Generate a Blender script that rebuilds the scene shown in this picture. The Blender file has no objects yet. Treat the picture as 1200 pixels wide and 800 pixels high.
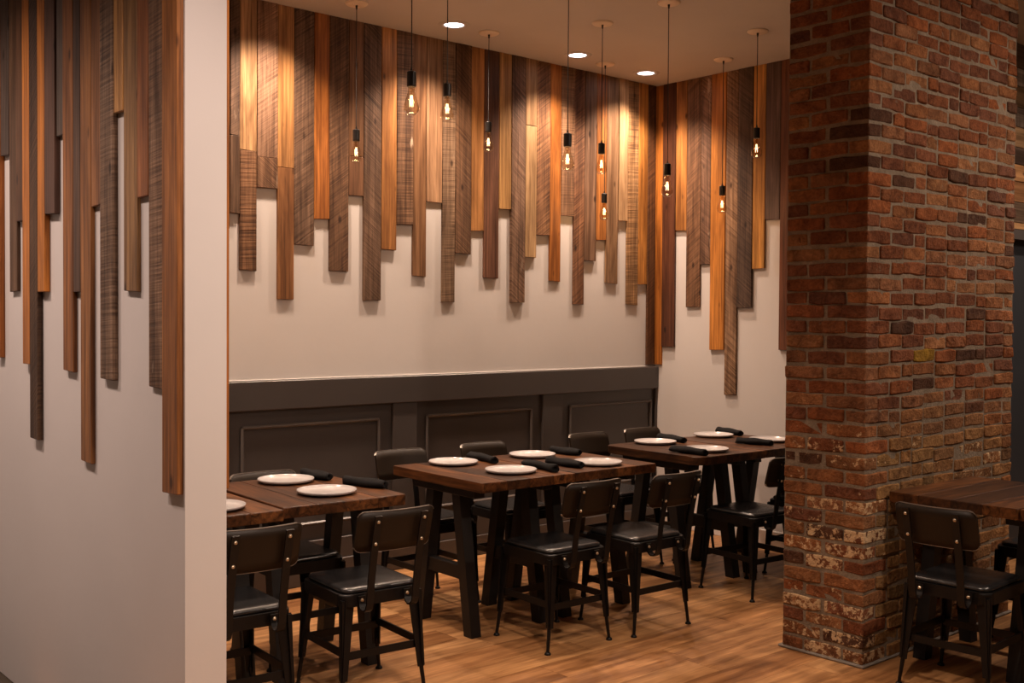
import bpy, bmesh, math, random
from mathutils import Vector, Matrix
rnd = random.Random(7)
SC = bpy.context.scene
COL = SC.collection

# ------------------------------------------------------------------ camera
F_PX, CAM_H = 1270.46, 1.52
yaw, pitch, roll = math.radians(40.9565), math.radians(1.23), math.radians(0.358)
fw = Vector((math.sin(yaw), math.cos(yaw), 0)); rt = Vector((math.cos(yaw), -math.sin(yaw), 0)); up = Vector((0, 0, 1))
f2 = math.cos(pitch) * fw - math.sin(pitch) * up
u2 = math.cos(pitch) * up + math.sin(pitch) * fw
R_ = math.cos(roll) * rt + math.sin(roll) * u2
U_ = -math.sin(roll) * rt + math.cos(roll) * u2
cam = bpy.data.cameras.new('camera'); cam.sensor_width = 36; cam.lens = F_PX / 1200 * 36
cam.clip_start = .05; cam.clip_end = 60
co = bpy.data.objects.new('camera', cam); COL.objects.link(co)
m = Matrix.Identity(4)
for i in range(3):
    m[i][0] = R_[i]; m[i][1] = U_[i]; m[i][2] = -f2[i]; m[i][3] = (0, 0, CAM_H)[i]
co.matrix_world = m
SC.camera = co

# ------------------------------------------------------------------ world, exposure
w = bpy.data.worlds.new('world'); SC.world = w; w.use_nodes = True
w.node_tree.nodes['Background'].inputs[0].default_value = (1.0, .70, .52, 1)
w.node_tree.nodes['Background'].inputs[1].default_value = 0.022
vs = SC.view_settings
vs.view_transform = 'Standard'; vs.look = 'None'; vs.gamma = 1; vs.use_curve_mapping = False
vs.exposure = 0.0

# ------------------------------------------------------------------ ceiling lamps (the recessed spots of the room, and unseen fill spots added)
ZC = 3.24
WARM = (1.0, .73, .55)
def spot(name, x, y, watts, size=100, blend=.75, aim=(0, 0, -1), col=WARM, rad=.05, z=None):
    l = bpy.data.lights.new(name, 'SPOT'); l.energy = watts; l.color = col
    l.spot_size = math.radians(size); l.spot_blend = blend; l.shadow_soft_size = rad
    o = bpy.data.objects.new(name, l); COL.objects.link(o)
    o.location = (x, y, (z or ZC) - .02)
    o.rotation_euler = Vector(aim).to_track_quat('-Z', 'Y').to_euler()
    return o
DOWN = [(3.93, 5.065), (4.979, 5.10), (5.692, 5.147)]
for x, y in DOWN: spot('downlight_or_fill', x, y, 150, 116, 1)
spot('downlight_or_fill', 2.88, 5.08, 155, 116, 1)
spot('downlight_or_fill', 1.95, 5.0, 110, 116, 1)
for x, y, e in [(2.15, 3.95, 26), (3.35, 3.85, 26), (4.65, 3.9, 22)]:
    spot('downlight_or_fill', x, y, e, 105, .7)
for x, y, e in [(0.45, 4.6, 170), (0.30, 3.2, 125)]:  # spots added out of view to brighten the partition's left face
    spot('downlight_or_fill', x, y, e, 130, .9, col=(1, .74, .62))
for x, y, e in [(2.1, 1.5, 225), (5.9, .9, 85), (4.5, .2, 165), (6.7, 2.2, 120)]:  # unseen spots added to brighten the pillar and the boards over the door
    spot('downlight_or_fill', x, y, e, 130, .8, aim=(0, 0, -1) if x < 4 or x > 6 else (0, .75, -1), col=(1, .76, .60))

spot('downlight_or_fill', 1.30, 1.95, 132, 80, .9, aim=(.05, .55, -1), col=(1, .76, .64))  # unseen spot added and aimed to brighten the partition end

# ------------------------------------------------------------------ materials
def newmat(name):
    mt = bpy.data.materials.new(name); mt.use_nodes = True
    nt = mt.node_tree; b = nt.nodes['Principled BSDF']
    return mt, nt, b
def N(nt, t, **k):
    n = nt.nodes.new(t)
    for a, v in k.items():
        if a in n.inputs: n.inputs[a].default_value = v
        else: setattr(n, a, v)
    return n
def mathn(nt, op, a, b=None, clamp=False):
    n = nt.nodes.new('ShaderNodeMath'); n.operation = op; n.use_clamp = clamp
    for i, v in enumerate((a, b)):
        if v is None: continue
        if isinstance(v, (int, float)): n.inputs[i].default_value = v
        else: nt.links.new(v, n.inputs[i])
    return n.outputs[0]
def mixc(nt, fac, a, b, mode='MIX'):
    n = nt.nodes.new('ShaderNodeMix'); n.data_type = 'RGBA'; n.blend_type = mode
    for s, v in ((n.inputs[0], fac), (n.inputs[6], a), (n.inputs[7], b)):
        if isinstance(v, (int, float)): s.default_value = v
        elif isinstance(v, tuple): s.default_value = v if len(v) == 4 else v + (1,)
        else: nt.links.new(v, s)
    return n.outputs[2]
def ramp(nt, src, p0, p1, c0=(0, 0, 0, 1), c1=(1, 1, 1, 1)):
    n = nt.nodes.new('ShaderNodeValToRGB'); e = n.color_ramp.elements
    e[0].position = p0; e[0].color = c0; e[1].position = p1; e[1].color = c1
    nt.links.new(src, n.inputs[0]); return n.outputs[0]
def objcoord(nt, scale=(1, 1, 1), rand=0.0, rot=(0, 0, 0), space='Object'):
    tc = nt.nodes.new('ShaderNodeTexCoord'); mp = nt.nodes.new('ShaderNodeMapping')
    nt.links.new(tc.outputs[space], mp.inputs[0])
    mp.inputs['Scale'].default_value = scale; mp.inputs['Rotation'].default_value = rot
    if rand:
        oi = nt.nodes.new('ShaderNodeObjectInfo')
        nt.links.new(mathn(nt, 'MULTIPLY', oi.outputs['Random'], rand), mp.inputs['Location'])
    return mp.outputs[0]
def noise(nt, vec, scale, detail=4, rough=.55, dist=0):
    n = nt.nodes.new('ShaderNodeTexNoise'); nt.links.new(vec, n.inputs['Vector'])
    n.inputs['Scale'].default_value = scale; n.inputs['Detail'].default_value = detail
    n.inputs['Roughness'].default_value = rough; n.inputs['Distortion'].default_value = dist
    return n.outputs[0]
def bump(nt, b, h, strength, dist=.01):
    n = nt.nodes.new('ShaderNodeBump'); n.inputs['Strength'].default_value = strength
    n.inputs['Distance'].default_value = dist
    nt.links.new(h, n.inputs['Height']); nt.links.new(n.outputs[0], b.inputs['Normal'])
def simple(name, col, rough=.5, metal=0, spec=.5, bumps=0, bscale=60, var=0, vscale=4):
    mt, nt, b = newmat(name)
    b.inputs['Base Color'].default_value = col + (1,)
    b.inputs['Roughness'].default_value = rough; b.inputs['Metallic'].default_value = metal
    b.inputs['Specular IOR Level'].default_value = spec
    v = objcoord(nt)
    if var:
        n = noise(nt, v, vscale, 5)
        c = mixc(nt, ramp(nt, n, .3, .7), tuple(x * (1 - var) for x in col), tuple(min(1, x * (1 + var)) for x in col))
        nt.links.new(c, b.inputs['Base Color'])
    if bumps: bump(nt, b, noise(nt, v, bscale, 3), bumps, .004)
    return mt
M = {}
M['paint'] = simple('wall_paint', (.70, .665, .64), .55, bumps=.12, bscale=22, var=.03, vscale=1.5)
M['ceil'] = simple('ceiling_paint', (.60, .545, .50), .8, bumps=.05, bscale=60, var=.02)
M['white'] = simple('white_trim', (.72, .69, .66), .45)
M['wains'] = simple('charcoal_paint', (.066, .056, .052), .36, bumps=.1, bscale=14, var=.08, vscale=2)
M['wainslit'] = simple('charcoal_gloss_lit', (.10, .088, .082), .22, spec=.8)  # glossier, and lightened to stand in for highlights along the mouldings
M['metal'] = simple('black_metal', (.006, .0052, .005), .42, metal=.1, spec=.3, bumps=.08, bscale=90, var=.2, vscale=12)
M['legwood'] = simple('black_table_leg', (.010, .0082, .0075), .5, spec=.35, bumps=.15, bscale=30, var=.25, vscale=6)
M['backply'] = simple('dark_chair_back', (.016, .0095, .005), .48, spec=.25, bumps=.06, bscale=50, var=.2, vscale=5)
M['leather'] = simple('dark_leather', (.016, .016, .017), .27, spec=.9, bumps=.12, bscale=120, var=.12, vscale=9)
M['edge'] = simple('worn_steel_edge', (.30, .27, .24), .35, metal=.8)
M['bolt'] = simple('brass_bolt', (.75, .62, .45), .28, metal=.9)
M['plate'] = simple('white_ceramic', (.56, .535, .53), .18, spec=.6, var=.02)
M['napkin'] = simple('charcoal_linen', (.010, .0095, .010), .9, spec=.2, bumps=.5, bscale=260, var=.25, vscale=20)
M['socket'] = simple('black_bakelite', (.010, .009, .009), .35)
M['cord'] = simple('black_cord', (.02, .017, .015), .6)
M['canopy'] = simple('beige_canopy', (.90, .76, .60), .55)
M['door'] = simple('charcoal_door_paint', (.034, .037, .043), .5, var=.08)
M['mortarfloor'] = simple('grey_mortar_skirt', (.23, .20, .17), .9, bumps=.5, bscale=60, var=.25, vscale=25)
M['floorbase'] = simple('floor_underlay', (.05, .035, .02), .8)

def emis(name, col, s):
    mt, nt, b = newmat(name)
    b.inputs['Base Color'].default_value = (0, 0, 0, 1)
    b.inputs['Emission Color'].default_value = col + (1,); b.inputs['Emission Strength'].default_value = s
    return mt
M['lens'] = emis('downlight_lens', (1, .93, .95), 9)
M['filament'] = emis('glowing_filament', (1, .70, .38), 6)
def glassmat():
    mt, nt, b = newmat('clear_bulb_glass'); nt.nodes.remove(b)
    tr = N(nt, 'ShaderNodeBsdfTransparent'); tr.inputs[0].default_value = (.93, .86, .76, 1)
    gl = N(nt, 'ShaderNodeBsdfGlossy'); gl.inputs['Roughness'].default_value = .04
    lw = N(nt, 'ShaderNodeLayerWeight'); lw.inputs[0].default_value = .35
    mx = N(nt, 'ShaderNodeMixShader')
    nt.links.new(mathn(nt, 'MULTIPLY', mathn(nt, 'POWER', lw.outputs['Facing'], 1.5), 1.0), mx.inputs[0])
    nt.links.new(tr.outputs[0], mx.inputs[1]); nt.links.new(gl.outputs[0], mx.inputs[2])
    nt.links.new(mx.outputs[0], nt.nodes['Material Output'].inputs[0])
    return mt
M['glass'] = glassmat()

def plankmat(name, rough, saw):
    """reclaimed board: colour of the object, long grain (local z), stains, knots, optional saw marks"""
    mt, nt, b = newmat(name)
    oi = nt.nodes.new('ShaderNodeObjectInfo')
    v = objcoord(nt, rand=37)
    vg = objcoord(nt, (60, 60, 1.6), rand=37)
    vs_ = objcoord(nt, (9, 9, 1.3), rand=23)
    g = noise(nt, vg, 1.0, 5, .65, .35)
    st = noise(nt, vs_, 1.0, 4, .6, .6)
    fine = noise(nt, objcoord(nt, (260, 260, 9), rand=11), 1.0, 2, .6)
    base = mixc(nt, 1.0, oi.outputs['Color'], ramp(nt, g, .30, .70, (.42, .36, .32, 1), (1.28, 1.26, 1.24, 1)), 'MULTIPLY')
    base = mixc(nt, 1.0, base, ramp(nt, st, .30, .62, (.42, .36, .32, 1), (1.18, 1.18, 1.16, 1)), 'MULTIPLY')
    base = mixc(nt, .5, base, ramp(nt, fine, .3, .7, (.7, .68, .66, 1), (1.15, 1.15, 1.15, 1)), 'MULTIPLY')
    # knots and nail holes
    vo = nt.nodes.new('ShaderNodeTexVoronoi'); nt.links.new(objcoord(nt, (9, 9, 4.2), rand=51), vo.inputs['Vector']); vo.inputs['Scale'].default_value = 1.0
    kn = ramp(nt, vo.outputs['Distance'], .05, .13, (.10, .06, .04, 1), (1, 1, 1, 1))
    base = mixc(nt, .85, base, kn, 'MULTIPLY')
    h = mathn(nt, 'MULTIPLY', g, .6)
    if saw:
        r1 = objcoord(nt, (1, 1, 1), rand=9, rot=(0, {1: .06, 2: .62, 3: -.66}[saw], 0))
        m2 = nt.nodes.new('ShaderNodeMapping'); nt.links.new(r1, m2.inputs[0]); m2.inputs['Scale'].default_value = (2.6, 1, 150 if saw != 1 else 125)
        wv = noise(nt, m2.outputs[0], 1.0, 2, .5, .25)
        msk = ramp(nt, noise(nt, objcoord(nt, (14, 14, 4), rand=5), 1.0, 3), .25, .60)
        s = mixc(nt, msk, (1, 1, 1), ramp(nt, wv, .36, .60, (.48, .43, .40, 1), (1.22, 1.2, 1.17, 1)))
        base = mixc(nt, 1.0, base, s, 'MULTIPLY')
        h = mathn(nt, 'ADD', h, mathn(nt, 'MULTIPLY', wv, 1.0))
        # pale worn patches
        pm = ramp(nt, noise(nt, objcoord(nt, (11, 11, 3.2), rand=77), 1.0, 5, .65), .62, .70)
        pm = mathn(nt, 'MULTIPLY', pm, mathn(nt, 'SUBTRACT', 1.0, oi.outputs['Alpha']))
        base = mixc(nt, pm, base, (.52, .40, .29))
    nt.links.new(base, b.inputs['Base Color']); b.inputs['Roughness'].default_value = rough
    b.inputs['Specular IOR Level'].default_value = .35
    bump(nt, b, h, .55, .004)
    return mt
M['plank0'] = plankmat('reclaimed_wood_smooth', .50, 0)
M['plank1'] = plankmat('reclaimed_wood_cross_sawn', .62, 1)
M['plank2'] = plankmat('reclaimed_wood_diagonal_sawn', .62, 2)
M['plank3'] = plankmat('reclaimed_wood_counter_sawn', .62, 3)

def floormat():
    mt, nt, b = newmat('oak_floorboard')
    oi = nt.nodes.new('ShaderNodeObjectInfo')
    g = noise(nt, objcoord(nt, (2.2, 26, 1), rand=61), 1.0, 6, .62, .5)
    g2 = noise(nt, objcoord(nt, (1.4, 7, 1), rand=31), 1.0, 3, .6, .8)
    c = mixc(nt, 1.0, oi.outputs['Color'], ramp(nt, g, .28, .72, (.42, .33, .25, 1), (1.2, 1.18, 1.15, 1)), 'MULTIPLY')
    c = mixc(nt, 1.0, c, ramp(nt, g2, .30, .62, (.55, .47, .40, 1), (1.15, 1.14, 1.12, 1)), 'MULTIPLY')
    kn = ramp(nt, noise(nt, objcoord(nt, (7, 26, 1), rand=13), 1.0, 5, .7, 1.2), .68, .78, (1, 1, 1, 1), (.30, .22, .16, 1))
    c = mixc(nt, .9, c, kn, 'MULTIPLY')
    nt.links.new(c, b.inputs['Base Color']); b.inputs['Roughness'].default_value = .42
    b.inputs['Specular IOR Level'].default_value = .45
    bump(nt, b, g, .15, .002)
    return mt
M['floor'] = floormat()

def tabletopmat():
    mt, nt, b = newmat('dark_stained_tabletop')
    oi = nt.nodes.new('ShaderNodeObjectInfo')
    g = noise(nt, objcoord(nt, (34, 2.2, 34), rand=61), 1.0, 6, .65, 1.0)
    g2 = noise(nt, objcoord(nt, (7, 1.6, 7), rand=31), 1.0, 3, .6, .8)
    c = mixc(nt, 1.0, oi.outputs['Color'], ramp(nt, g, .32, .70, (.18, .14, .13, 1), (1.8, 1.7, 1.5, 1)), 'MULTIPLY')
    c = mixc(nt, 1.0, c, ramp(nt, g2, .30, .68, (.35, .32, .30, 1), (1.45, 1.4, 1.25, 1)), 'MULTIPLY')
    nt.links.new(c, b.inputs['Base Color']); b.inputs['Roughness'].default_value = .40
    b.inputs['Specular IOR Level'].default_value = .32
    bump(nt, b, g, .25, .002)
    return mt
M['top'] = tabletopmat()

def brickmat(name='old_brick', attr=None):
    mt, nt, b = newmat(name)
    oi = nt.nodes.new('ShaderNodeVertexColor' if attr else 'ShaderNodeObjectInfo')
    if attr: oi.layer_name = attr
    v = objcoord(nt, rand=41)
    n1 = noise(nt, v, 14, 6, .7, .4); n2 = noise(nt, v, 70, 4, .65); n3 = noise(nt, objcoord(nt, rand=83), 32, 6, .7, .3)
    c = mixc(nt, 1.0, oi.outputs['Color'], ramp(nt, n1, .28, .72, (.38, .31, .28, 1), (1.4, 1.45, 1.5, 1)), 'MULTIPLY')
    c = mixc(nt, .7, c, ramp(nt, n2, .3, .7, (.6, .56, .54, 1), (1.25, 1.25, 1.25, 1)), 'MULTIPLY')
    # left-over limewash and pale spalls, amount kept in 1 - alpha of the object's colour
    amt = mathn(nt, 'SUBTRACT', 1.0, oi.outputs['Alpha'])
    thr = mathn(nt, 'SUBTRACT', .82, mathn(nt, 'MULTIPLY', amt, .44))
    mk = mathn(nt, 'MULTIPLY', mathn(nt, 'SUBTRACT', n3, thr), 16, True)
    c = mixc(nt, mk, c, mixc(nt, n2, (.52, .34, .18), (.74, .54, .32)))
    # mortar smeared over the brick
    mm = ramp(nt, noise(nt, objcoord(nt, rand=19), 17, 5, .7), .64, .72)
    c = mixc(nt, mathn(nt, 'MULTIPLY', mm, .6), c, (.22, .17, .12))
    nt.links.new(c, b.inputs['Base Color']); b.inputs['Roughness'].default_value = .88
    b.inputs['Specular IOR Level'].default_value = .2
    bump(nt, b, mathn(nt, 'ADD', n1, mathn(nt, 'MULTIPLY', n2, .6)), 1.0, .02)
    return mt
M['brick'] = brickmat(); M['brickwork'] = brickmat('old_brickwork', 'brick_colour')
def mortarmat():
    mt, nt, b = newmat('lime_mortar')
    v = objcoord(nt); n1 = noise(nt, v, 9, 6, .7); n2 = noise(nt, v, 80, 4, .7)
    c = mixc(nt, ramp(nt, n1, .3, .7), (.165, .125, .085), (.31, .245, .175))
    c = mixc(nt, .6, c, ramp(nt, n2, .3, .7, (.6, .6, .6, 1), (1.2, 1.2, 1.2, 1)), 'MULTIPLY')
    nt.links.new(c, b.inputs['Base Color']); b.inputs['Roughness'].default_value = .95
    bump(nt, b, mathn(nt, 'ADD', n1, n2), .9, .01)
    return mt
M['mortar'] = mortarmat()

# ------------------------------------------------------------------ helpers
def srgb(r, g, b, k=1.0):
    f = lambda c: ((c / 255) / 12.92 if c / 255 <= .04045 else ((c / 255 + .055) / 1.055) ** 2.4)
    return (f(r) * k, f(g) * k, f(b) * k)
def link(name, me, parent=None, loc=(0, 0, 0), rot=(0, 0, 0)):
    o = bpy.data.objects.new(name, me); COL.objects.link(o)
    o.location = loc; o.rotation_euler = rot
    if parent: o.parent = parent
    return o
def mesh(bm, name, mat, smooth=False):
    bmesh.ops.recalc_face_normals(bm, faces=bm.faces[:])
    me = bpy.data.meshes.new(name); bm.to_mesh(me); bm.free()
    me.materials.append(M[mat])
    if smooth:
        for p in me.polygons: p.use_smooth = True
    return me
def box(bm, x0, x1, y0, y1, z0, z1, bev=0, seg=1):
    r = bmesh.ops.create_cube(bm, size=1)
    for v in r['verts']:
        v.co = Vector(((x0 + x1) / 2 + v.co.x * (x1 - x0), (y0 + y1) / 2 + v.co.y * (y1 - y0), (z0 + z1) / 2 + v.co.z * (z1 - z0)))
    if bev:
        es = list({e for v in r['verts'] for e in v.link_edges})
        bmesh.ops.bevel(bm, geom=es, offset=bev, segments=seg, affect='EDGES', profile=.5)
    return bm
def boxmesh(name, mat, *a, **k):
    return mesh(box(bmesh.new(), *a, **k), name, mat)
def struct(name, me, **k):
    o = link(name, me, **k); o['kind'] = 'structure'; return o
def tag(o, label, cat, group=None):
    o['label'] = label; o['category'] = cat
    if group: o['group'] = group
    return o
def thing(name, loc=(0, 0, 0), rz=0):
    o = bpy.data.objects.new(name, None); COL.objects.link(o); o.empty_display_size = .1
    o.location = loc; o.rotation_euler = (0, 0, rz); return o
def dup(o, loc=None, rz=None, parent=None):
    c = o.copy(); COL.objects.link(c)
    if parent is not None: c.parent = parent
    if loc is not None: c.location = loc
    if rz is not None: c.rotation_euler = (0, 0, rz)
    for ch in CH.get(o.name, []): dup(ch, parent=c)
    return c
CH = {}
def index_children():
    CH.clear()
    for o in COL.objects:
        if o.parent: CH.setdefault(o.parent.name, []).append(o)
def bar(bm, p, q, wa, wb=None, ha=None, hb=None, side=None):
    """tapered rectangular bar from p to q; w across 'side', h across the other way"""
    p, q = Vector(p), Vector(q); d = (q - p).normalized()
    s = Vector(side) if side else (Vector((1, 0, 0)) if abs(d.x) < .8 else Vector((0, 1, 0)))
    s = (s - d * s.dot(d)).normalized(); t = d.cross(s)
    wb = wa if wb is None else wb; ha = wa if ha is None else ha; hb = ha if hb is None else hb
    vs_ = []
    for c, w_, h_ in ((p, wa, ha), (q, wb, hb)):
        vs_.append([bm.verts.new(c + s * a * w_ / 2 + t * b_ * h_ / 2) for a, b_ in ((-1, -1), (1, -1), (1, 1), (-1, 1))])
    a, b_ = vs_
    bm.faces.new(a[::-1]); bm.faces.new(b_)
    for i in range(4): bm.faces.new((a[i], a[(i + 1) % 4], b_[(i + 1) % 4], b_[i]))
    return bm
def strip(bm, pts, width, thick, axis=(1, 0, 0)):
    """flat strap following pts (in a plane perpendicular to axis)"""
    ax = Vector(axis); pts = [Vector(p) for p in pts]; rings = []
    for i, p in enumerate(pts):
        d = (pts[min(i + 1, len(pts) - 1)] - pts[max(i - 1, 0)]).normalized(); n = d.cross(ax).normalized()
        rings.append([bm.verts.new(p + ax * a * width / 2 + n * b_ * thick / 2) for a, b_ in ((-1, -1), (1, -1), (1, 1), (-1, 1))])
    bm.faces.new(rings[0][::-1]); bm.faces.new(rings[-1])
    for r0, r1 in zip(rings, rings[1:]):
        for i in range(4): bm.faces.new((r0[i], r0[(i + 1) % 4], r1[(i + 1) % 4], r1[i]))
    return bm
def lathe(bm, prof, n=24, cx=0, cy=0, cap=True):
    rings = []
    for r, z in prof:
        if r < 1e-5: rings.append([bm.verts.new((cx, cy, z))])
        else: rings.append([bm.verts.new((cx + r * math.cos(2 * math.pi * i / n), cy + r * math.sin(2 * math.pi * i / n), z)) for i in range(n)])
    for a, b_ in zip(rings, rings[1:]):
        for i in range(n):
            j = (i + 1) % n
            if len(a) == 1 and len(b_) == 1: continue
            if len(a) == 1: bm.faces.new((a[0], b_[j], b_[i]))
            elif len(b_) == 1: bm.faces.new((a[i], a[j], b_[0]))
            else: bm.faces.new((a[i], a[j], b_[j], b_[i]))
    return bm
def roundrect(x0, x1, y0, y1, r, seg=5, which=(1, 1, 1, 1)):
    """corner order: (x0,y0) (x1,y0) (x1,y1) (x0,y1)"""
    out = []
    for k, (cx, cy, a0) in enumerate(((x0, y0, 180), (x1, y0, 270), (x1, y1, 0), (x0, y1, 90))):
        if not which[k] or r == 0: out.append((cx, cy)); continue
        ox = cx + (r if cx == x0 else -r); oy = cy + (r if cy == y0 else -r)
        for i in range(seg + 1):
            a = math.radians(a0 + 90 * i / seg); out.append((ox + r * math.cos(a), oy + r * math.sin(a)))
    return out
def prism(bm, poly, z0, z1, bev=0, seg=1):
    a = [bm.verts.new((x, y, z0)) for x, y in poly]; b_ = [bm.verts.new((x, y, z1)) for x, y in poly]
    fb = bm.faces.new(a[::-1]); ft = bm.faces.new(b_); n = len(poly)
    for i in range(n): bm.faces.new((a[i], a[(i + 1) % n], b_[(i + 1) % n], b_[i]))
    if bev: bmesh.ops.bevel(bm, geom=list(ft.edges) + list(fb.edges), offset=bev, segments=seg, affect='EDGES', profile=.5)
    return bm

# ------------------------------------------------------------------ the room
XR, YB, XP, XP2, YP = 6.097, 5.402, 1.369, 1.501, 3.05
fl = struct('floor', boxmesh('floor', 'floorbase', -3.5, 9.5, -3.5, YB + .2, -.06, -.004))
# floorboards run along x
bw, bl = .182, 1.22
shades = [(.52, .285, .125), (.57, .32, .142), (.46, .24, .10), (.61, .355, .165), (.50, .265, .112), (.54, .30, .13)]
fmesh = {}
def board_mesh(L, wd):
    k = (round(L, 2), round(wd, 3))
    if k not in fmesh:
        bm = bmesh.new(); box(bm, 0, L - .0015, 0, wd - .0015, -.004, 0.0)
        fmesh[k] = mesh(bm, 'floorboard', 'floor')
    return fmesh[k]
row = 0; y = -.35
while y < YB:
    wd = min(bw, YB - y)
    x = -.3 - rnd.random() * bl
    while x < 8.2:
        if x + bl > .2 and not (y > 4.2 and x > 6.3) and (x + bl > 1.2 or y < 1.2):
            x0 = x; L = bl
            if YP < y and x0 < XP2 < x0 + L: L = x0 + L - XP2; x0 = XP2
            o = link('floorboard', board_mesh(L, wd), parent=fl, loc=(x0, y, 0))
            o.color = rnd.choice(shades) + (1,)
        x += bl
    y += bw; row += 1

struct('ceiling', boxmesh('ceiling', 'ceil', -3.5, 9.5, -3.5, YB + .2, ZC, ZC + .12))
wall_back = struct('wall_back', boxmesh('wall_back', 'paint', -3.5, XR + .2, YB, YB + .15, 0, ZC))
wall_right = struct('wall_right', boxmesh('wall_right', 'paint', XR, XR + .15, 3.21, YB, 0, ZC))
wall_left = struct('wall_left', boxmesh('wall_left', 'paint', XP, XP2, YP, YB, 0, ZC))
YD = 3.063
wall_far = struct('wall_front', mesh((lambda bm: (box(bm, 5.0, 6.55, YD, YD + .14, 0, ZC), box(bm, 7.6, 9.5, YD, YD + .14, 0, ZC), box(bm, 6.55, 7.6, YD, YD + .14, 2.08, ZC))[0])(bmesh.new()), 'wall_front', 'door'))
struct('baseboard_right', boxmesh('baseboard_right', 'white', XR - .014, XR, 3.21, YB - .04, 0, .10, bev=.003))
struct('baseboard_left', boxmesh('baseboard_left', 'white', XP2, XP2 + .012, YP + .02, YB - .04, 0, .10, bev=.003))
# door in the plank wall, beyond the pillar
door = struct('door_1', boxmesh('door_1', 'door', 6.60, 7.55, YD + .04, YD + .09, .01, 2.03))
link('door_frame', mesh(box(box(box(bmesh.new(), 6.53, 6.60, YD - .02, YD + .09, 0, 2.08), 7.55, 7.62, YD - .02, YD + .09, 0, 2.08), 6.53, 7.62, YD - .025, YD + .09, 2.03, 2.09), 'door_frame', 'wains'), parent=door)
link('door_handle', mesh(bar(bar(bmesh.new(), (7.45, YD + .04, 1.0), (7.45, YD - .01, 1.0), .02), (7.46, YD - .01, 1.0), (7.36, YD - .01, 1.0), .018), 'door_handle', 'metal'), parent=door)

# ------------------------------------------------------------------ reclaimed planks
OR = (196, 116, 52); GD = (206, 140, 84); TN = (196, 148, 104); BR = (150, 103, 68); DB = (112, 76, 52); GB = (132, 98, 72); GY = (120, 92, 72); DR = (104, 62, 42); PT = (160, 122, 95); LT = (214, 170, 120)
TINT = (1.0, .82, .70)      # colour cast of the lamps, taken out of colours read in the photograph
def unlit(c, k=1.0):
    r = srgb(*c, k); return tuple(min(.9, r[i] / TINT[i]) for i in range(3))
def C_(c, k=.86):
    if max(c) - min(c) < 72: r = srgb(*c, k); return tuple(min(.9, r[i] / (1, .90, .82)[i]) for i in range(3))
    return unlit(c, k)
def plank(parent, face, u0, u1, z0, z1, col, mt, th, al=1.0):
    """face: 'back' (u=x, on y=YB), 'right' (u=y, on x=XR), 'left' (u=y on x=XP), 'alcove' (u=y on x=XP2)"""
    wd = abs(u1 - u0) - .0025; L = z1 - z0
    bm = bmesh.new(); box(bm, 0, wd, 0, th, 0, L, bev=.0022)
    for v in bm.verts:
        if v.co.z < .01: v.co.z += .0025 * math.sin(v.co.x * 90 + u0 * 33)
    me = mesh(bm, 'plank', mt)
    if face == 'back': o = link('plank', me, parent, (min(u0, u1), YB - th, z0))
    elif face == 'right': o = link('plank', me, parent, (XR - th, max(u0, u1), z0), (0, 0, -math.pi / 2))
    elif face == 'left': o = link('plank', me, parent, (XP - th, max(u0, u1), z0), (0, 0, -math.pi / 2))
    elif face == 'alcove': o = link('plank', me, parent, (XP2 + th, min(u0, u1), z0), (0, 0, math.pi / 2))
    elif face == 'front': o = link('plank', me, parent, (u0, YD - th, z0))
    c = C_(col); o.color = (c[0], c[1], c[2], al)
    return o
def ray(px, py):
    return R_ * ((px - 600) / F_PX) + U_ * (-(py - 400) / F_PX) + f2
def on_y(px, py, Y): d = ray(px, py); return Vector((0, 0, CAM_H)) + d * (Y / d.y)
def on_x(px, py, X): d = ray(px, py); return Vector((0, 0, CAM_H)) + d * (X / d.x)

# the board edges and lengths were measured in the photograph, then carried onto the wall planes
back = [(268, 279.5, 249.5, GY, 2, .6), (279.5, 299.6, 316.6, (216, 160, 108), 0, 1), (299.6, 323.9, 219.8, PT, 2, .9), (323.9, 343.4, 350.5, (190, 130, 76), 0, 1),
        (343.4, 367, 287, GY, 2, 1), (367, 384.7, 256.4, OR, 0, 1), (384.7, 407.2, 317.8, GB, 2, 1), (407.2, 424.6, 229.4, BR, 0, 1),
        (424.6, 445.3, 352, GY, 3, .8), (445.3, 463, 292.4, (196, 128, 70), 0, 1), (463, 482.5, 263.3, GB, 1, .1), (482.5, 498.4, 323.5, BR, 0, 1),
        (498.4, 517, 236.6, (180, 132, 95), 0, 1), (517, 532, 353.4, (140, 112, 88), 1, .8), (532, 550.5, 297, (120, 88, 64), 3, 1), (550.5, 565.8, 270.3, (192, 128, 72), 0, 1),
        (565.8, 583, 325.8, (122, 82, 62), 0, 1), (583, 597.2, 245, (196, 142, 84), 0, 1), (597.2, 613.6, 354.6, (140, 108, 86), 3, .7), (613.6, 627, 301.5, (200, 150, 104), 0, 1),
        (627, 643, 275.4, (160, 110, 74), 2, 1), (643, 656, 329.4, OR, 0, 1), (656, 671, 252.6, (156, 112, 80), 1, .5), (671, 683.5, 356.4, (140, 98, 70), 2, 1),
        (683.5, 697, 305.4, (146, 112, 88), 0, 1), (697, 709, 281, (204, 126, 62), 0, 1), (709, 723, 332, (158, 116, 82), 0, 1), (723, 733.6, 258.6, TN, 0, 1),
        (733.6, 747, 357.3, (170, 124, 82), 1, 1), (747, 757.8, 333.3, (200, 128, 60), 0, 1), (757.8, 767.2, 427.0, (112, 74, 46), 2, 1)]
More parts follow.
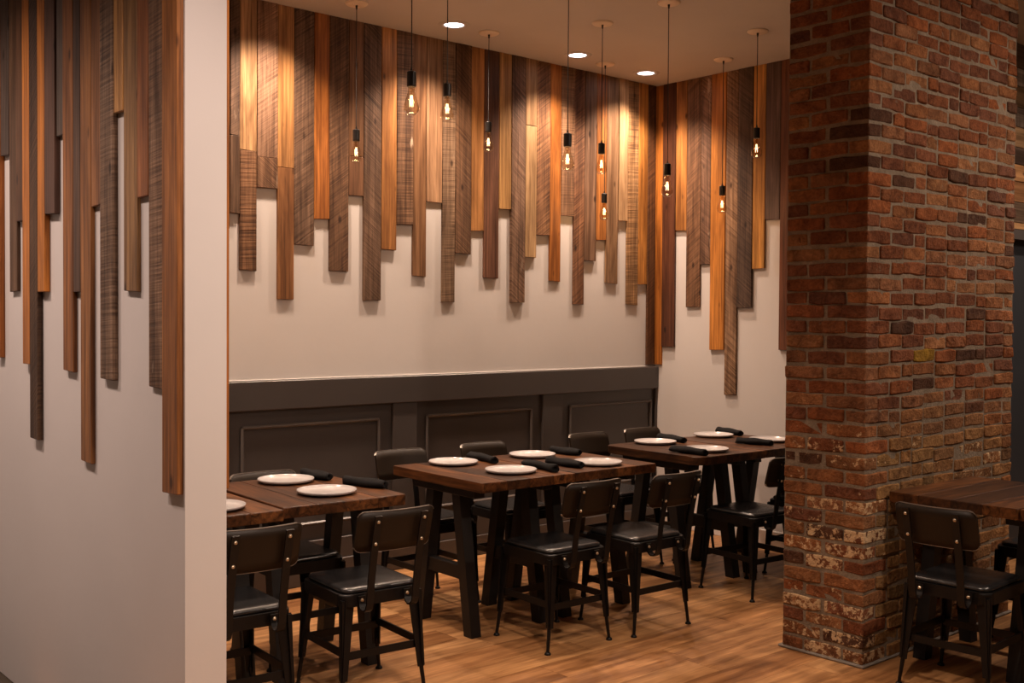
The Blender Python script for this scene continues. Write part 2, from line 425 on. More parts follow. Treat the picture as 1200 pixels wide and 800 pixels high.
# some strips are made of two boards, one above the other, paler tops partly painted lamp light: joint height, then the lower board
joins = {0: (158, (112, 84, 64), 0, 1), 1: (176, (140, 100, 70), 1, 1), 2: (184, (150, 112, 84), 3, .7), 3: (196, (150, 96, 56), 0, 1), 7: (183, (128, 90, 64), 0, 1), 19: (147, (196, 150, 104), 0, 1)}
for i, (a, b_, zb, c, s, al) in enumerate(back):
    x0, x1 = on_y(a, 220, YB).x, on_y(b_, 220, YB).x
    if i == len(back) - 1: x1 = XR - .022
    z0 = max(on_y((a + b_) / 2, zb, YB - .016).z, 1.172)
    th = .013 + .009 * rnd.random()
    if i in joins:
        yj, c2, s2, al2 = joins[i]; zj = on_y((a + b_) / 2, yj, YB - .016).z
        plank(wall_back, 'back', x0, x1, z0, zj - .0015, c2, 'plank%d' % s2, th, al2); z0 = zj
    plank(wall_back, 'back', x0, x1, z0, ZC, c, 'plank%d' % s, th, al)
# the same cladding goes on to the left, behind the partition
x1 = on_y(268, 220, YB).x
for k in range(11):
    wd = .09 + .04 * rnd.random(); x0 = x1 - wd
    if x0 < XP2 + .03: break
    plank(wall_back, 'back', x0, x1, 1.75 + .5 * rnd.random(), ZC, rnd.choice([OR, BR, GY, GD, DB]), 'plank%d' % rnd.choice([0, 0, 2]), .013 + .009 * rnd.random()); x1 = x0
right = [(768.5, 778.5, 427.4, (206, 120, 48), 0, 1), (778.5, 793.5, 406, (104, 62, 42), 0, .6), (793.5, 806.5, 270, (204, 132, 68), 0, 1), (806.5, 823, 359.5, (148, 108, 78), 2, 1),
         (823, 835, 310, (134, 100, 78), 3, .0), (835, 852.5, 410, (206, 126, 54), 0, 1), (852.5, 866.5, 463, (158, 122, 92), 3, .6), (866.5, 884, 361, (104, 82, 68), 3, 1),
         (884, 898.5, 314.5, (206, 138, 66), 0, 1), (898.5, 916, 257, (104, 80, 72), 0, 1), (916, 929, 410, (130, 76, 50), 0, 1)]
for i, (a, b_, zb, c, s, al) in enumerate(right):
    y0, y1 = on_x(a, 220, XR).y, on_x(b_, 220, XR).y
    if i == 0: y0 = YB - .0005
    plank(wall_right, 'right', y0, y1, on_x((a + b_) / 2, zb, XR - .016).z, ZC, c, 'plank%d' % s, .013 + .009 * rnd.random(), al)
y1 = on_x(929, 220, XR).y
for k in range(9):
    y0 = y1 - (.09 + .04 * rnd.random())
    plank(wall_right, 'right', y1, y0, 1.5 + .7 * rnd.random(), ZC, rnd.choice([OR, BR, GY, GD, DB]), 'plank%d' % rnd.choice([0, 0, 2]), .016); y1 = y0
left = [(0.5, 6, 419, (178, 100, 44), 0, 1), (6, 15.5, 181, (92, 76, 66), 0, 1), (15.5, 24.5, 341, (110, 80, 56), 0, 1), (24.5, 32.5, 259, (120, 84, 58), 0, 1), (32.5, 41, 426, (196, 116, 50), 0, 1),
        (41, 50.5, 515, (92, 66, 46), 2, 1), (50.5, 59, 341, (206, 122, 48), 0, 1), (59, 71, 250, (98, 68, 54), 0, 1), (71, 79, 157, (104, 90, 80), 0, 1), (79, 91, 435, (178, 110, 58), 0, 1),
        (91, 99.5, 341, (92, 66, 50), 0, 1), (99.5, 112, 542, (178, 114, 62), 0, 1), (112, 123.5, 240, (164, 104, 60), 0, 1), (123.5, 139, 445, (132, 104, 82), 1, .5), (139, 150, 129, (214, 150, 86), 0, 1),
        (150, 166, 341, (170, 122, 76), 0, 1), (166, 179, 229, (158, 94, 54), 0, 1), (179, 197, 455, (150, 116, 90), 1, .3), (197, 215.5, 579, (182, 112, 58), 0, 1)]
for (a, b_, zb, c, s, al) in left:
    y0, y1 = on_x(a, 250, XP).y, on_x(b_, 250, XP).y
    plank(wall_left, 'left', y0, y1, on_x((a + b_) / 2, zb, XP - .01).z, ZC, c, 'plank%d' % s, .012 + .010 * rnd.random(), al)
y1 = on_x(.5, 250, XP).y
while y1 < YB - .12:
    y0 = y1 + .09 + .04 * rnd.random()
    plank(wall_left, 'left', y0, y1, 1.3 + .8 * rnd.random(), ZC, rnd.choice([OR, BR, GY, DB]), 'plank0', .016); y1 = y0
# alcove side of the partition
y0 = YP + .014; k = 0
while y0 < YB - .1:
    y1 = y0 + .095 + .03 * rnd.random()
    plank(wall_left, 'alcove', y0, y1, .992 if k == 0 else 1.3 + .9 * rnd.random(), ZC, OR if k == 0 else rnd.choice([OR, BR, GY, GD, DB]), 'plank%d' % (0 if k == 0 else rnd.choice([0, 2])), .016); y0 = y1; k += 1
# horizontal boards over the door
zs = [3.239, 3.087, 2.977, 2.846, 2.725, 2.599, 2.494, 2.388, 2.261, 2.134, 2.092]
fc = [(96, 70, 52), (170, 148, 130), (150, 118, 84), (156, 138, 122), (176, 132, 92), (92, 74, 62), (168, 116, 72), (150, 100, 62), (96, 76, 60), (166, 118, 76)]
for k, c in enumerate(fc):
    wd = zs[k] - zs[k + 1] - .003
    bm = bmesh.new(); box(bm, 0, wd, 0, .016 + .006 * rnd.random(), 0, 2.9, bev=.002)
    o = link('plank', mesh(bm, 'plank', 'plank%d' % (1 if k in (1, 3) else 0)), wall_far, (5.72, YD - .001, zs[k + 1] + wd + .001), (0, math.pi / 2, 0))
    o.rotation_euler = (0, math.pi / 2, 0); o.location = (5.72, YD - .02, zs[k + 1] + wd + .001)
    c = C_(c, .8); o.color = (c[0], c[1], c[2], .3 if k in (1, 3) else 1)

# ------------------------------------------------------------------ charcoal wainscot
YW = YB - .012
wn = thing('wainscot', (3.8, YB, 0)); tag(wn, 'charcoal painted panelled wainscot along the alcove back wall', 'wainscot')
def wchild(name, me): 
    o = link(name, me, parent=wn, loc=(-3.8, -YB, 0)); return o
X0 = XP2 + .02
wchild('back_board', boxmesh('back_board', 'wains', X0, XR - .001, YW, YB - .001, .02, 1.10))
wchild('top_rail', boxmesh('top_rail', 'wains', X0, XR - .002, YB - .045, YW, 1.008, 1.168, bev=.004))
wchild('bottom_rail', boxmesh('bottom_rail', 'wains', X0, XR - .002, YB - .036, YW, .13, .25, bev=.003))
wchild('skirting', boxmesh('skirting', 'wains', X0, XR - .016, YB - .045, YW, 0.001, .13, bev=.004))
opens = [(1.56, 2.48), (2.655, 3.721), (3.896, 4.941), (5.123, 6.075)]
edges = [X0] + [v for o_ in opens for v in o_] + [XR - .002]
for a, b_ in zip(edges[0::2], edges[1::2]):
    if b_ - a > .01:
        wchild('stile', boxmesh('stile', 'wains', a, b_, YB - .034, YW, .25, 1.008, bev=.003))
for a, b_ in opens:
    a2, b2 = a + .075, b_ - .085
    if b_ > 6: b2 = b_ - .03
    for (q0, q1, r0, r1) in ((a2, b2, .905, .925), (a2, b2, .337, .357), (a2, a2 + .02, .337, .925), (b2 - .02, b2, .337, .925)):
        bm = bmesh.new(); box(bm, q0, q1, YW - .019, YW + .001, r0, r1, bev=.0085)
        wchild('panel_moulding', mesh(bm, 'panel_moulding', 'wainslit'))
# chalky top ledge of plaster above the rail
struct('trim_1', boxmesh('trim_1', 'paint', X0, XR - .024, YB - .005, YB - .0005, 1.1685, 1.174, bev=.002))

# ------------------------------------------------------------------ brick pillar
PX0, PX1, PY0, PY1 = 4.247, 5.657, 2.545, 2.965
pil = link('brick_pillar', boxmesh('brick_pillar', 'mortar', .0055, PX1 - PX0 - .0055, .0055, PY1 - PY0 - .0055, 0, ZC), loc=(PX0, PY0, 0))
tag(pil, 'weathered red brick pillar with grey mortar, right of the dining alcove', 'pillar')
brng = random.Random(11)
def brick_mesh(L, D, Hh, seed):
    r = random.Random(seed); bm = bmesh.new()
    box(bm, -L / 2, L / 2, -D / 2, D / 2, -Hh / 2, Hh / 2)
    ls = [e for e in bm.edges if abs(e.verts[0].co.x - e.verts[1].co.x) > L * .9]
    bmesh.ops.subdivide_edges(bm, edges=ls, cuts=2 if L > .13 else 1, use_grid_fill=True)
    bmesh.ops.bevel(bm, geom=[e for e in bm.edges if abs(e.verts[0].co.x - e.verts[1].co.x) > L * .2 and False], offset=.001) if False else None
    for v in bm.verts:
        endf = abs(abs(v.co.x) - L / 2) < 1e-4
        v.co.x += r.uniform(-.003, .003) - (.001 * math.copysign(1, v.co.x) if endf else 0)
        v.co.y += r.uniform(-.0035, .0035)
        v.co.z += r.uniform(-.0035, .0035) - (math.copysign(.0015, v.co.z) if endf else 0)
    bmesh.ops.bevel(bm, geom=[e for e in bm.edges if not all(abs(f.normal.dot(bm_f.normal)) > .8 for f in e.link_faces for bm_f in e.link_faces)], offset=.0045, segments=1, affect='EDGES')
    return mesh(bm, 'brick', 'brick')
pool = {}
def get_brick(L, D):
    k = (round(L, 2), round(D, 2))
    if k not in pool: pool[k] = [brick_mesh(k[0] - .0115, k[1], .0550, s * 13 + int(L * 1000)) for s in range(7)]
    return pool[k][brng.randrange(7)]
CH_ = ZC / 49.0
reds = [(150, 80, 46), (138, 70, 40), (158, 88, 50), (130, 68, 42), (146, 84, 52), (160, 94, 56), (120, 64, 42), (152, 76, 40)]
bricks = []   # (x, y, z, L, D, color, alpha)
for n in range(49):
    z = (n + .5) * CH_; A = n % 2 == 0
    row_ = []
    if A:
        row_.append(('c', 0.10, .05, .20, .10))                 # corner stretcher on the front face: x 0..0.2
        x = .2
        while x < 1.30:
            L = .2 if brng.random() > .18 else .1
            if x + L > 1.32: L = max(.09, 1.41 - x)
            row_.append(('f', x + L / 2, .05, L, .10)); x += L
            if x > 1.40: break
        if x < 1.39: row_.append(('f', (x + 1.41) / 2, .05, 1.41 - x, .10))
        row_.append(('l', .05, .20, .10, .20)); row_.append(('l', .05, .36, .10, .12))
    else:
        row_.append(('c', .05, .105, .10, .21))
        x = .1
        while x < 1.40:
            L = .2 if brng.random() > .15 else .1
            if 1.41 - x < .25: L = 1.41 - x
            row_.append(('f', x + L / 2, .05, L, .10)); x += L
        row_.append(('l', .05, .315, .10, .21))
    for kind, bx, by, lx, ly in row_:
        lift = .006 * math.sin(bx * 7 + n * .9) + brng.uniform(-.0025, .0025)
        proud = brng.uniform(-.004, .005)
        px = bx; py = by
        if kind == 'c':
            if A: px -= .0055
            else: py -= .0055
        if kind == 'f': py -= proud
        elif kind == 'l': px -= proud
        c = brng.choice(reds); t = brng.uniform(.75, 1.12)
        if brng.random() < .03: c = (92, 52, 34)
        low = max(0, min(1, (1.16 - z) / .2))
        al = 1 - brng.uniform(0, .18)
        if kind in 'cl': al = 1 - brng.uniform(0, .25) - low * brng.uniform(.10, .75)
        else:
            # the lower bricks of the long face are a paler, yellower clay
            q = low * max(0, 1 - bx / 2.4); tc_ = (166, 116, 66)
            c = tuple(c[i] * (1 - .65 * q) + tc_[i] * .65 * q for i in range(3)); al -= low * brng.uniform(0, .5)
        if kind == 'f' and n == 20 and .36 < bx < .56: c = (164, 108, 34); t = 1
        bricks.append((px, py, z + lift, lx, ly, c, t, max(.05, al), kind))
# the 300 that show largest stay single bricks, the others are joined
def score(bk):
    x, y, z = PX0 + bk[0], PY0 + bk[1], bk[2]
    v = Vector((x, y, z - CAM_H)); d = v.dot(f2); sy = 400 - F_PX * v.dot(U_) / d
    if sy < -12: return 99 + z
    return d + (0 if bk[8] != 'f' else .1) - .5 * (bk[3] + bk[4])
bricks.sort(key=score)
rest = bmesh.new(); lay = rest.loops.layers.float_color.new('brick_colour')
for i, (x, y, z, lx, ly, c, t, al, kind) in enumerate(bricks):
    alongx = lx >= ly
    me = get_brick(max(lx, ly), min(lx, ly))
    cc = unlit(c, t * .95); cc = (cc[0] * .97, cc[1] * 1.14, cc[2] * 1.14)
    if i < 300:
        o = link('brick', me, pil, (x, y, z), (0, 0, (0 if alongx else math.pi / 2) + (math.pi if brng.random() > .5 else 0)))
        o.color = (cc[0], cc[1], cc[2], al)
    else:
        rest.from_mesh(me)
        rest.verts.ensure_lookup_table(); rest.faces.ensure_lookup_table()
        for fc_ in rest.faces[-len(me.polygons):]:
            for lp in fc_.loops: lp[lay] = (cc[0], cc[1], cc[2], al)
        for v in rest.verts[-len(me.vertices):]:
            if not alongx: v.co = Vector((-v.co.y, v.co.x, v.co.z))
            v.co += Vector((x, y, z))
if len(rest.verts):
    o = link('brickwork', mesh(rest, 'brickwork', 'brickwork'), pil); o['kind'] = 'stuff'; c = unlit((146, 74, 48)); o.color = c + (.9,)
link('mortar_skirt', mesh(box(bmesh.new(), -.012, PX1 - PX0 + .012, -.012, PY1 - PY0 + .012, .0, .012, bev=.004), 'mortar_skirt', 'mortarfloor'), pil, (0, 0, .0006))

# ------------------------------------------------------------------ downlights
for i, (x, y) in enumerate(DOWN):
    t = thing('recessed_downlight', (x, y, ZC))
    tag(t, ['round recessed downlight in the ceiling, leftmost of the three lit ones', 'round recessed downlight in the ceiling, middle one of the three lit ones', 'round recessed downlight in the ceiling, nearest the alcove corner'][i], 'ceiling light', 'recessed downlights in the ceiling')
    link('trim_ring', mesh(lathe(bmesh.new(), [(.056, -.0005), (.060, -.006), (.090, -.005), (.094, -.0005)], 32), 'trim_ring', 'ceil', True), t)
    link('lens', mesh(lathe(bmesh.new(), [(0, -.0022), (.0565, -.0018), (.0565, -.0006)], 32), 'lens', 'lens'), t)

# ------------------------------------------------------------------ pendant lamps
def pendant_meshes():
    d = {}
    d['canopy'] = mesh(lathe(bmesh.new(), [(0, -.012), (.02, -.012), (.056, -.010), (.063, -.004), (.0635, -.0005), (0, -.0005)], 32), 'canopy', 'canopy', True)
    d['grip'] = mesh(lathe(bmesh.new(), [(0, -.034), (.004, -.034), (.0065, -.016), (.0065, -.011)], 12), 'strain_relief', 'socket', True)
    d['socket'] = mesh(lathe(bmesh.new(), [(0, .018), (.0035, .018), (.0055, .004), (.0175, .0005), (.0195, -.002), (.0195, -.058), (.0175, -.062), (0, -.062)], 20), 'socket', 'socket', False)
    prof = [(.0125, -.0), (.0135, -.012), (.0165, -.030), (.024, -.055), (.0305, -.078), (.0320, -.090), (.0305, -.101), (.0255, -.110), (.016, -.1165), (.006, -.1185), (0, -.119)]
    d['bulb'] = mesh(lathe(bmesh.new(), prof, 24), 'bulb', 'glass', True)
    bm = bmesh.new()
    for k in range(4):
        a0 = 2 * math.pi * k / 4; a1 = a0 + .78
        p = Vector((.0045 * math.cos(a0), .0045 * math.sin(a0), -.036)); q = Vector((.0085 * math.cos(a1), .0080 * math.sin(a1), -.084))
        bar(bm, p, q, .0009); 
        a2 = a0 + 1.57
        bar(bm, q, Vector((.0045 * math.cos(a2), .0045 * math.sin(a2), -.036)), .0009)
    d['filament'] = mesh(bm, 'filament', 'filament')
    bm = bmesh.new(); lathe(bm, [(0, -.002), (.0075, -.002), (.005, -.022), (.0018, -.036), (.0016, -.070), (0, -.071)], 10)
    d['stem'] = mesh(bm, 'stem', 'glass', True)
    return d
PM = pendant_meshes()
pend = [(3.269, 5.083, 2.549, 'bare filament bulb on a black cord, leftmost, hanging lowest at far left', 1),
        (2.619, 3.658, 2.53, 'large near filament bulb with black socket, second pendant from the left', 2),
        (3.238, 4.224, 2.66, 'filament pendant hanging under the leftmost ceiling downlight', 3),
        (4.198, 5.066, 2.703, 'filament pendant with visible canopy, fourth pendant from the left', 4),
        (3.595, 3.747, 2.40, 'filament pendant hanging left of the middle downlight, its cord leaving the frame top', 5),
        (4.548, 4.454, 2.542, 'upper of the two filament bulbs nearly in line right of the middle downlight', 6),
        (5.291, 5.152, 2.366, 'small lower filament bulb of the close pair, hung near the back wall', 7),
        (4.521, 3.926, 2.365, 'filament pendant hanging nearest the alcove corner, right of the last downlight', 8),
        (5.771, 4.533, 2.404, 'small low filament pendant, second from the brick pillar', 9),
        (5.359, 3.957, 2.664, 'filament pendant hanging closest to the brick pillar', 10)]
for x, y, z, lab, i in pend:
    t = thing('pendant_light', (x, y, ZC)); tag(t, lab, 'pendant light', 'bare bulb pendants over the dining tables')
    cn = link('canopy', PM['canopy'], t); link('strain_relief', PM['grip'], cn)
    bm = bmesh.new(); dz = z - ZC
    lathe(bm, [(.0023, -.02), (.0023, dz)], 8); link('cord', mesh(bm, 'cord', 'cord', True), t)
    link('socket', PM['socket'], t, (0, 0, dz))
    bb = link('bulb', PM['bulb'], t, (0, 0, dz - .060))
    f_ = link('filament', PM['filament'], bb); f_.rotation_euler = (0, 0, i * .7)
    link('glass_stem', PM['stem'], bb)
    l = bpy.data.lights.new('bulb_glow', 'POINT'); l.energy = 1.1; l.color = (1, .58, .28); l.shadow_soft_size = .015
    lo = bpy.data.objects.new('bulb_glow', l); COL.objects.link(lo); lo.location = (x, y, z - .125)

# ------------------------------------------------------------------ tables
TW, TD, TH, TT = .577, .76, .76, .046
def make_table(corners, rad=.012):
    t = thing('dining_table')
    n = 4; wds = [.15, .138, .150, .139]; x = -TW / 2
    for k in range(n):
        x1 = x + wds[k] - .0012
        which = (1 if (k == 0 and corners[0]) else 0, 1 if (k == n - 1 and corners[1]) else 0, 1 if (k == n - 1 and corners[2]) else 0, 1 if (k == 0 and corners[3]) else 0)
        bm = prism(bmesh.new(), roundrect(x, x1, -TD / 2, TD / 2, rad, 5, which), -TT / 2, TT / 2, .004, 2)
        o = link('tabletop_board', mesh(bm, 'tabletop_board', 'top'), t, (0, 0, TH - TT / 2))
        o.color = rnd.choice([(.098, .040, .015), (.060, .025, .011), (.135, .056, .021), (.045, .020, .010), (.082, .033, .013)]) + (1,)
        x += wds[k]
    for s in (-1, 1):
        xs = s * .212
        for q in (-1, 1):
            bm = bar(bmesh.new(), (xs, q * .105, TH - TT - .03), (xs, q * .210, 0.0), .058, .058, .062, .062, (1, 0, 0))
            # cut the leg flat on the floor
            for v in bm.verts:
                if v.co.z < .1: v.co.z = 0
            link('leg', mesh(bm, 'leg', 'legwood'), t)
        link('apron_plate', boxmesh('apron_plate', 'legwood', xs - .032, xs + .032, -.26, .26, TH - TT - .045, TH - TT - .0002, bev=.003), t)
        link('stretcher', boxmesh('stretcher', 'legwood', xs - .020, xs + .020, -.18, .18, .262, .330, bev=.003), t)
    return t
tabs = {'all': make_table((1, 1, 1, 1), .008), 'L': make_table((1, 0, 0, 1)), 'R': make_table((0, 1, 1, 0)), 'Q': make_table((1, 0, 0, 1), .07)}
index_children()
base_used = set()
def place(key, proto, loc, rz, label, cat, group):
    if key not in base_used: base_used.add(key); o = proto; o.location = loc; o.rotation_euler = (0, 0, rz)
    else: o = dup(proto, loc, rz)
    return tag(o, label, cat, group)
d2 = math.radians(-2.2)
G = 'dark wood dining tables in the alcove and by the pillar'
tl = [('R', (2.443, 4.205), -3.0, 'dark wood table with two white plates left of the central table'),
      ('L', (1.842, 4.195), -2.0, 'dark wood table mostly hidden behind the left partition wall end'),
      ('L', (3.455, 4.205), -2.0, 'left half of the central table pair, one edge facing the gap to the left table'),
      ('R', (4.040, 4.190), -2.0, 'right half of the central table pair, beside the far right alcove table'),
      ('Q', (4.970, 4.175), -2.0, 'far dark wood table in the alcove under the corner pendants'),
      ('R', (5.565, 4.160), -2.0, 'far right alcove table half hidden behind the brick pillar')]
for k, (x, y), a, lab in tl:
    place(k, tabs[k], (x, y, 0), math.radians(a), lab, 'table', G)
place('all', tabs['L'] if False else tabs['all'], (4.80, 2.238, 0), math.radians(90 - 1), 'dark wood table pushed against the brick pillar at the right edge', 'table', G)
# its neighbour, nearer the camera, starts at the frame's right edge
o = dup(tabs['all'], (4.79, 1.655, 0), math.radians(89)); tag(o, 'dark wood table cut by the right edge, joined to the one against the pillar', 'table', G)

# ------------------------------------------------------------------ chairs (face +y, origin on the floor under the seat centre)
def make_chair():
    t = thing('dining_chair')
    # seat pan with rounded corners and a turned-down skirt
    bm = prism(bmesh.new(), roundrect(-.180, .180, -.185, .190, .045, 5), .398, .446, .006, 2)
    pan = link('seat_pan', mesh(bm, 'seat_pan', 'metal'), t)
    bm = bmesh.new()
    prof = [(-.004, .0005), (0, .008), (-.004, .016), (-.012, .0205), (-.03, .0225), (-.09, .0235)]
    rings = [[bm.verts.new((x, y, .446 + h)) for x, y in roundrect(-.168 - e, .168 + e, -.172 - e, .177 + e, .045 + e if e > -.03 else .02, 5)] for e, h in prof]
    for a, b_ in zip(rings, rings[1:]):
        for i in range(len(a)): bm.faces.new((a[i], a[(i + 1) % len(a)], b_[(i + 1) % len(a)], b_[i]))
    bm.faces.new(rings[-1]); bm.faces.new(rings[0][::-1])
    link('seat_cushion', mesh(bm, 'seat_cushion', 'leather', True), t)
    for sx in (-1, 1):
        for sy in (-1, 1):
            top = Vector((sx * .150, sy * .158 + .004, .425)); mid = Vector((sx * .174, sy * .182 + .003, .115)); ft = Vector((sx * .190, sy * .190 + .003, .008))
            bm = bmesh.new()
            # folded sheet: two tapering flanges meeting on the outer corner
            bar(bm, top + Vector((0, sy * .012, 0)), mid + Vector((0, sy * .006, 0)), .060, .030, .006, .006, (1, 0, 0))
            bar(bm, top + Vector((sx * .012, 0, 0)), mid + Vector((sx * .006, 0, 0)), .060, .030, .006, .006, (0, 1, 0))
            bar(bm, top + Vector((sx * .022, sy * .020, 0)), mid + Vector((sx * .003, sy * .003, 0)), .012, .014, .012, .014, (1, 0, 0))
            # round rod end
            n = 8; ra = []; 
            for c, r in ((mid + Vector((0, 0, .02)), .0095), (ft, .0075)):
                ra.append([bm.verts.new(c + Vector((r * math.cos(6.2832 * i / n), r * math.sin(6.2832 * i / n), 0))) for i in range(n)])
            for i in range(n): bm.faces.new((ra[0][i], ra[0][(i + 1) % n], ra[1][(i + 1) % n], ra[1][i]))
            bm.faces.new(ra[1]); bm.faces.new(ra[0])
            lg = link('leg', mesh(bm, 'leg', 'metal'), t)
            bm = bmesh.new(); lathe(bm, [(0, 0), (.015, 0), (.0155, .004), (.011, .011), (.007, .013), (0, .013)], 12, ft.x, ft.y)
            link('foot', mesh(bm, 'foot', 'metal', True), lg)
    z = .205; a = .168
    for p, q in (((-a, -a, z), (a, -a, z)), ((-a, a, z), (a, a, z)), ((-a, -a, z + .012), (-a, a, z + .012)), ((a, -a, z + .012), (a, a, z + .012))):
        sd = (0, 0, 1)
        link('stretcher', mesh(bar(bmesh.new(), p, q, .030, .030, .008, .008, sd), 'stretcher', 'metal'), t)
    # uprights: flat straps that run down past the seat and hook forward under it
    for sx in (-1, 1):
        x = sx * .101
        pts = [(x, -.3275, .770), (x, -.3215, .748), (x, -.292, .63), (x, -.272, .53), (x, -.262, .45), (x, -.258, .420), (x, -.250, .400), (x, -.237, .390), (x, -.220, .388), (x, -.206, .395), (x, -.197, .408), (x, -.193, .424), (x, -.193, .440)]
        bm = strip(bmesh.new(), pts, .030, .007); 
        us = link('back_upright', mesh(bm, 'back_upright', 'metal'), t)
        for (yy, zz) in ((-.3265, .747), (-.3040, .660)):
            bm = bmesh.new(); lathe(bm, [(0, .005), (.004, .0045), (.0068, .0015), (.007, -.004)], 10)
            bl_ = link('bolt', mesh(bm, 'bolt', 'bolt', True), us, (x, yy, zz), (math.radians(80), 0, 0))
            bm = bmesh.new(); lathe(bm, [(0, .004), (.0035, .0035), (.006, .001), (.0062, -.003)], 10)
            link('bolt', mesh(bm, 'bolt', 'bolt', True), us, (x, yy + .0205, zz), (math.radians(-104), 0, 0))
        bm = bmesh.new(); lathe(bm, [(0, .006), (.005, .005), (.0075, .001), (.0078, -.004)], 10)
        link('bolt', mesh(bm, 'bolt', 'bolt', True), us, (x, -.1965, .424), (math.radians(90), 0, 0))
    # curved backrest board with rounded corners, wrapping forward at the ends
    bm = bmesh.new(); XS = [-.167, -.1655, -.161, -.154, -.143, -.120, -.09, -.045, 0, .045, .09, .120, .143, .154, .161, .1655, .167]; nx = 17; W = .167; z0, z1 = .625, .783; rc = .028; th = .011
    fr, bk = [], []
    for i in range(nx):
        x = XS[i]
        inset = 0
        dxe = W - abs(x)
        if dxe < rc: inset = rc - math.sqrt(max(0, rc * rc - (rc - dxe) ** 2))
        zl, zh = z0 + inset, z1 - inset
        if zh - zl < .02: zl, zh = (z0 + z1) / 2 - .05, (z0 + z1) / 2 + .05
        colf, colb = [], []
        for j in range(5):
            zz = zl + (zh - zl) * j / 4
            yb = -.319 + (z1 - zz) * .262 + .030 * (x / W) ** 2
            colf.append(bm.verts.new((x, yb + th, zz))); colb.append(bm.verts.new((x, yb, zz)))
        fr.append(colf); bk.append(colb)
    for i in range(nx - 1):
        for j in range(4):
            bm.faces.new((fr[i][j], fr[i + 1][j], fr[i + 1][j + 1], fr[i][j + 1])); bm.faces.new((bk[i][j], bk[i][j + 1], bk[i + 1][j + 1], bk[i + 1][j]))
        bm.faces.new((fr[i][4], fr[i + 1][4], bk[i + 1][4], bk[i][4])); bm.faces.new((fr[i][0], bk[i][0], bk[i + 1][0], fr[i + 1][0]))
    for i in (0, nx - 1):
        for j in range(4): bm.faces.new((fr[i][j], fr[i][j + 1], bk[i][j + 1], bk[i][j]))
    me = mesh(bm, 'backrest', 'backply'); me.materials.append(M['edge'])
    me.polygons.foreach_get
    br = link('backrest', me, t)
    for p in me.polygons: p.use_smooth = abs(p.normal.y) > .7
    # steel edging along the top and bottom rim
    for zz, dz in ((z1, .0012), (z0, -.0012)):
        bm = bmesh.new()
        pts = []
        for i in range(1, nx - 1):
            x = XS[i]
            dxe = W - abs(x); ins = rc - math.sqrt(max(0, rc * rc - (rc - dxe) ** 2)) if dxe < rc else 0
            z_ = zz - math.copysign(ins, dz) + dz
            yb = -.319 + (z1 - z_) * .262 + .030 * (x / W) ** 2
            pts.append(Vector((x, yb + th / 2, z_)))
        for p, q in zip(pts, pts[1:]): bar(bm, p, q, .0025, .0025, .0112, .0112, (0, 0, 1))
        link('rim', mesh(bm, 'rim', 'edge'), br)
    return t
chair = make_chair(); index_children()
chairs = [((1.832, 3.720), -4, 'black metal chair leftmost in front, cut off by the white partition end'),
          ((2.425, 3.722), -5, 'black metal chair in front of the table with two plates at left'),
          ((3.520, 3.745), -2.7, 'black metal chair in front of the central table, left one of the two'),
          ((4.020, 3.680), -2.5, 'black metal chair in front of the central table, right one of the two'),
          ((5.000, 3.705), -5, 'black metal chair in front of the far table, its back half behind the pillar'),
          ((5.590, 3.700), -2, 'black metal chair hidden behind the brick pillar apart from its stretchers'),
          ((2.450, 4.345), 177, 'black metal chair at the wall side of the left table, its back behind the plate'),
          ((3.470, 4.668), 178, 'black metal chair by the wainscot left of the central table, back fully visible'),
          ((4.050, 4.650), 178, 'black metal chair behind the central table, seen between its two rear napkins and plates'),
          ((4.925, 4.650), 178, 'black metal chair by the wainscot between the central and the far tables'),
          ((5.435, 4.650), 178, 'black metal chair in the alcove corner behind the far table'),
          ((4.372, 2.150), -88, 'black metal chair at the table against the pillar, back turned to the viewer'),
          ((5.345, 2.215), 90, 'black metal chair at the far side of the right edge table, only seat visible')]
for i, ((x, y), a, lab) in enumerate(chairs):
    place('chair', chair, (x, y, 0), math.radians(a), lab, 'chair', 'black metal dining chairs with padded seats')

# ------------------------------------------------------------------ plates and napkins
bm = lathe(bmesh.new(), [(0, .0), (.075, .0), (.080, .0015), (.112, .004), (.1265, .0095), (.1285, .016), (.1278, .0185), (.1262, .0185), (.1240, .0125), (.110, .0075), (.085, .0062), (0, .0060)], 56)
plate_me = mesh(bm, 'plate', 'plate', True)
plates = [(2.479, 4.438, 'white plate on the left table, nearer the wainscot'), (2.457, 4.045, 'white plate on the left table, nearer the viewer'),
          (1.905, 3.991, 'white plate cut off by the end of the white partition'), (3.462, 4.448, 'white plate at the back left of the central tables'),
          (3.500, 4.035, 'white plate at the front left of the central tables'), (3.990, 4.419, 'white plate at the back right of the central tables'),
          (4.047, 3.973, 'white plate at the front right of the central tables'), (5.002, 4.42, 'white plate at the back left of the far table'),
          (4.958, 3.988, 'white plate at the front of the far table, behind a napkin'), (5.60, 4.450, 'white plate farthest back beside the light wall'),
          (5.670, 4.060, 'white plate half hidden by the brick pillar')]
for x, y, lab in plates:
    o = link('plate', plate_me, loc=(x, y, TH + .0004)); tag(o, lab, 'plate', 'white plates set on the alcove tables')
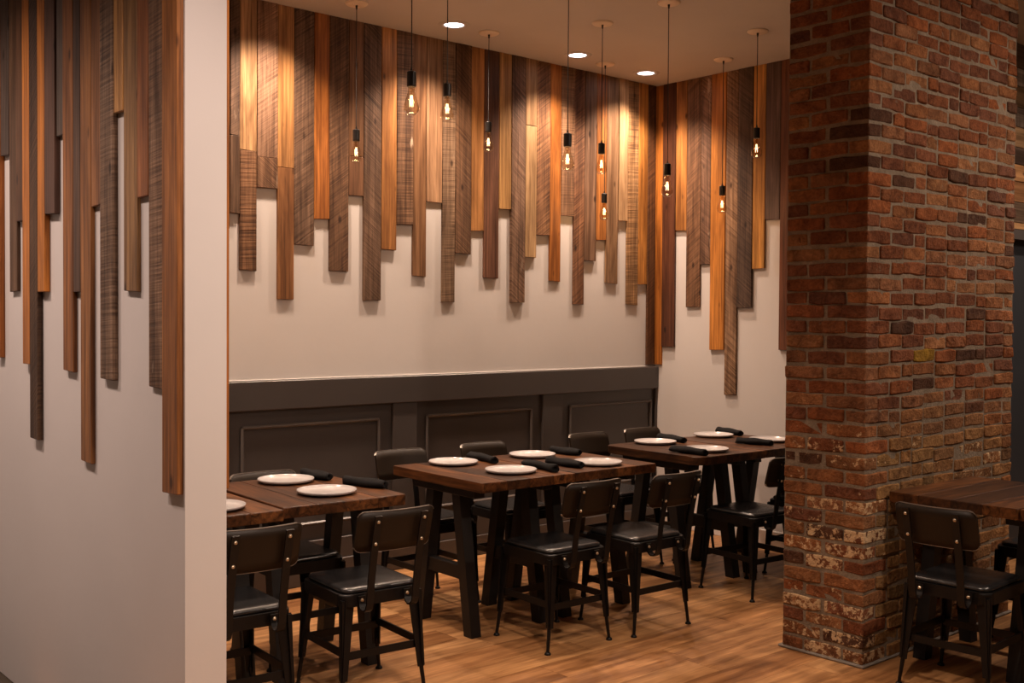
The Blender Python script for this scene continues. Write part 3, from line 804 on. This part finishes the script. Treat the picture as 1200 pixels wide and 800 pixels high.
def napkin_mesh(seed, L, r):
    q = random.Random(seed); bm = bmesh.new(); n = 14; segs = 12; rings = []
    ph = q.uniform(0, 6)
    for i in range(segs + 1):
        x = -L / 2 + L * i / segs; rr = r * (1 + .10 * math.sin(i * .8 + ph)) * (1.0 if 0 < i < segs else .93)
        ring = []
        for k in range(n):
            a = 2 * math.pi * k / n
            f = 1 + .07 * math.sin(a * 3 + i * .35 + ph) + (.16 if k == 3 else 0)
            ring.append(bm.verts.new((x + .004 * math.sin(a * 2 + ph), rr * f * 1.16 * math.cos(a) + .004 * math.sin(i * .5 + ph), max(-r * .86, rr * f * .9 * math.sin(a)))))
        rings.append(ring)
    for a, b_ in zip(rings, rings[1:]):
        for k in range(n): bm.faces.new((a[k], a[(k + 1) % n], b_[(k + 1) % n], b_[k]))
    # spiral ends: a sunk centre shows the roll
    for ring, s in ((rings[0], 1), (rings[-1], -1)):
        cx = sum((v.co for v in ring), Vector()) / n
        inner = [bm.verts.new(cx + (v.co - cx) * .55 + Vector((s * .0015, 0, 0))) for v in ring]
        deep = [bm.verts.new(cx + (v.co - cx) * .45 + Vector((s * .012, 0, 0))) for v in ring]
        for k in range(n):
            j = (k + 1) % n
            bm.faces.new((ring[k], ring[j], inner[j], inner[k])); bm.faces.new((inner[k], inner[j], deep[j], deep[k]))
        bm.faces.new(deep)
    me = mesh(bm, 'rolled_napkin', 'napkin', True)
    zmin = min(v.co.z for v in me.vertices)
    for v in me.vertices: v.co.z -= zmin
    return me
naps = [(2.640, 4.445, -86, .21, 'rolled charcoal napkin on the left table, right of the rear plate'), (2.685, 4.100, -74, .235, 'rolled charcoal napkin at the near right corner of the left table'),
        (3.655, 4.445, -100, .27, 'rolled charcoal napkin beside the back left plate of the central tables'), (3.685, 4.020, -97, .27, 'rolled charcoal napkin beside the front left plate of the central tables'),
        (3.862, 4.035, -91, .255, 'rolled charcoal napkin touching the left rim of the front right central plate'), (4.195, 4.375, -82, .20, 'rolled charcoal napkin right of the back right plate of the central tables'),
        (5.178, 4.445, -103, .26, 'rolled charcoal napkin behind the back left plate of the far table'), (4.768, 3.965, -92, .255, 'rolled charcoal napkin at the near corner of the far table, before a plate'),
        (5.795, 4.475, -106, .25, 'rolled charcoal napkin farthest back against the light wall'), (5.430, 4.003, -76, .225, 'rolled charcoal napkin next to the brick pillar on the far tables')]
for i, (x, y, a, L, lab) in enumerate(naps):
    o = link('rolled_napkin', napkin_mesh(i + 3, L, .0205), loc=(x, y, TH + .0004), rot=(0, 0, math.radians(a)))
    tag(o, lab, 'napkin', 'rolled charcoal napkins on the alcove tables')
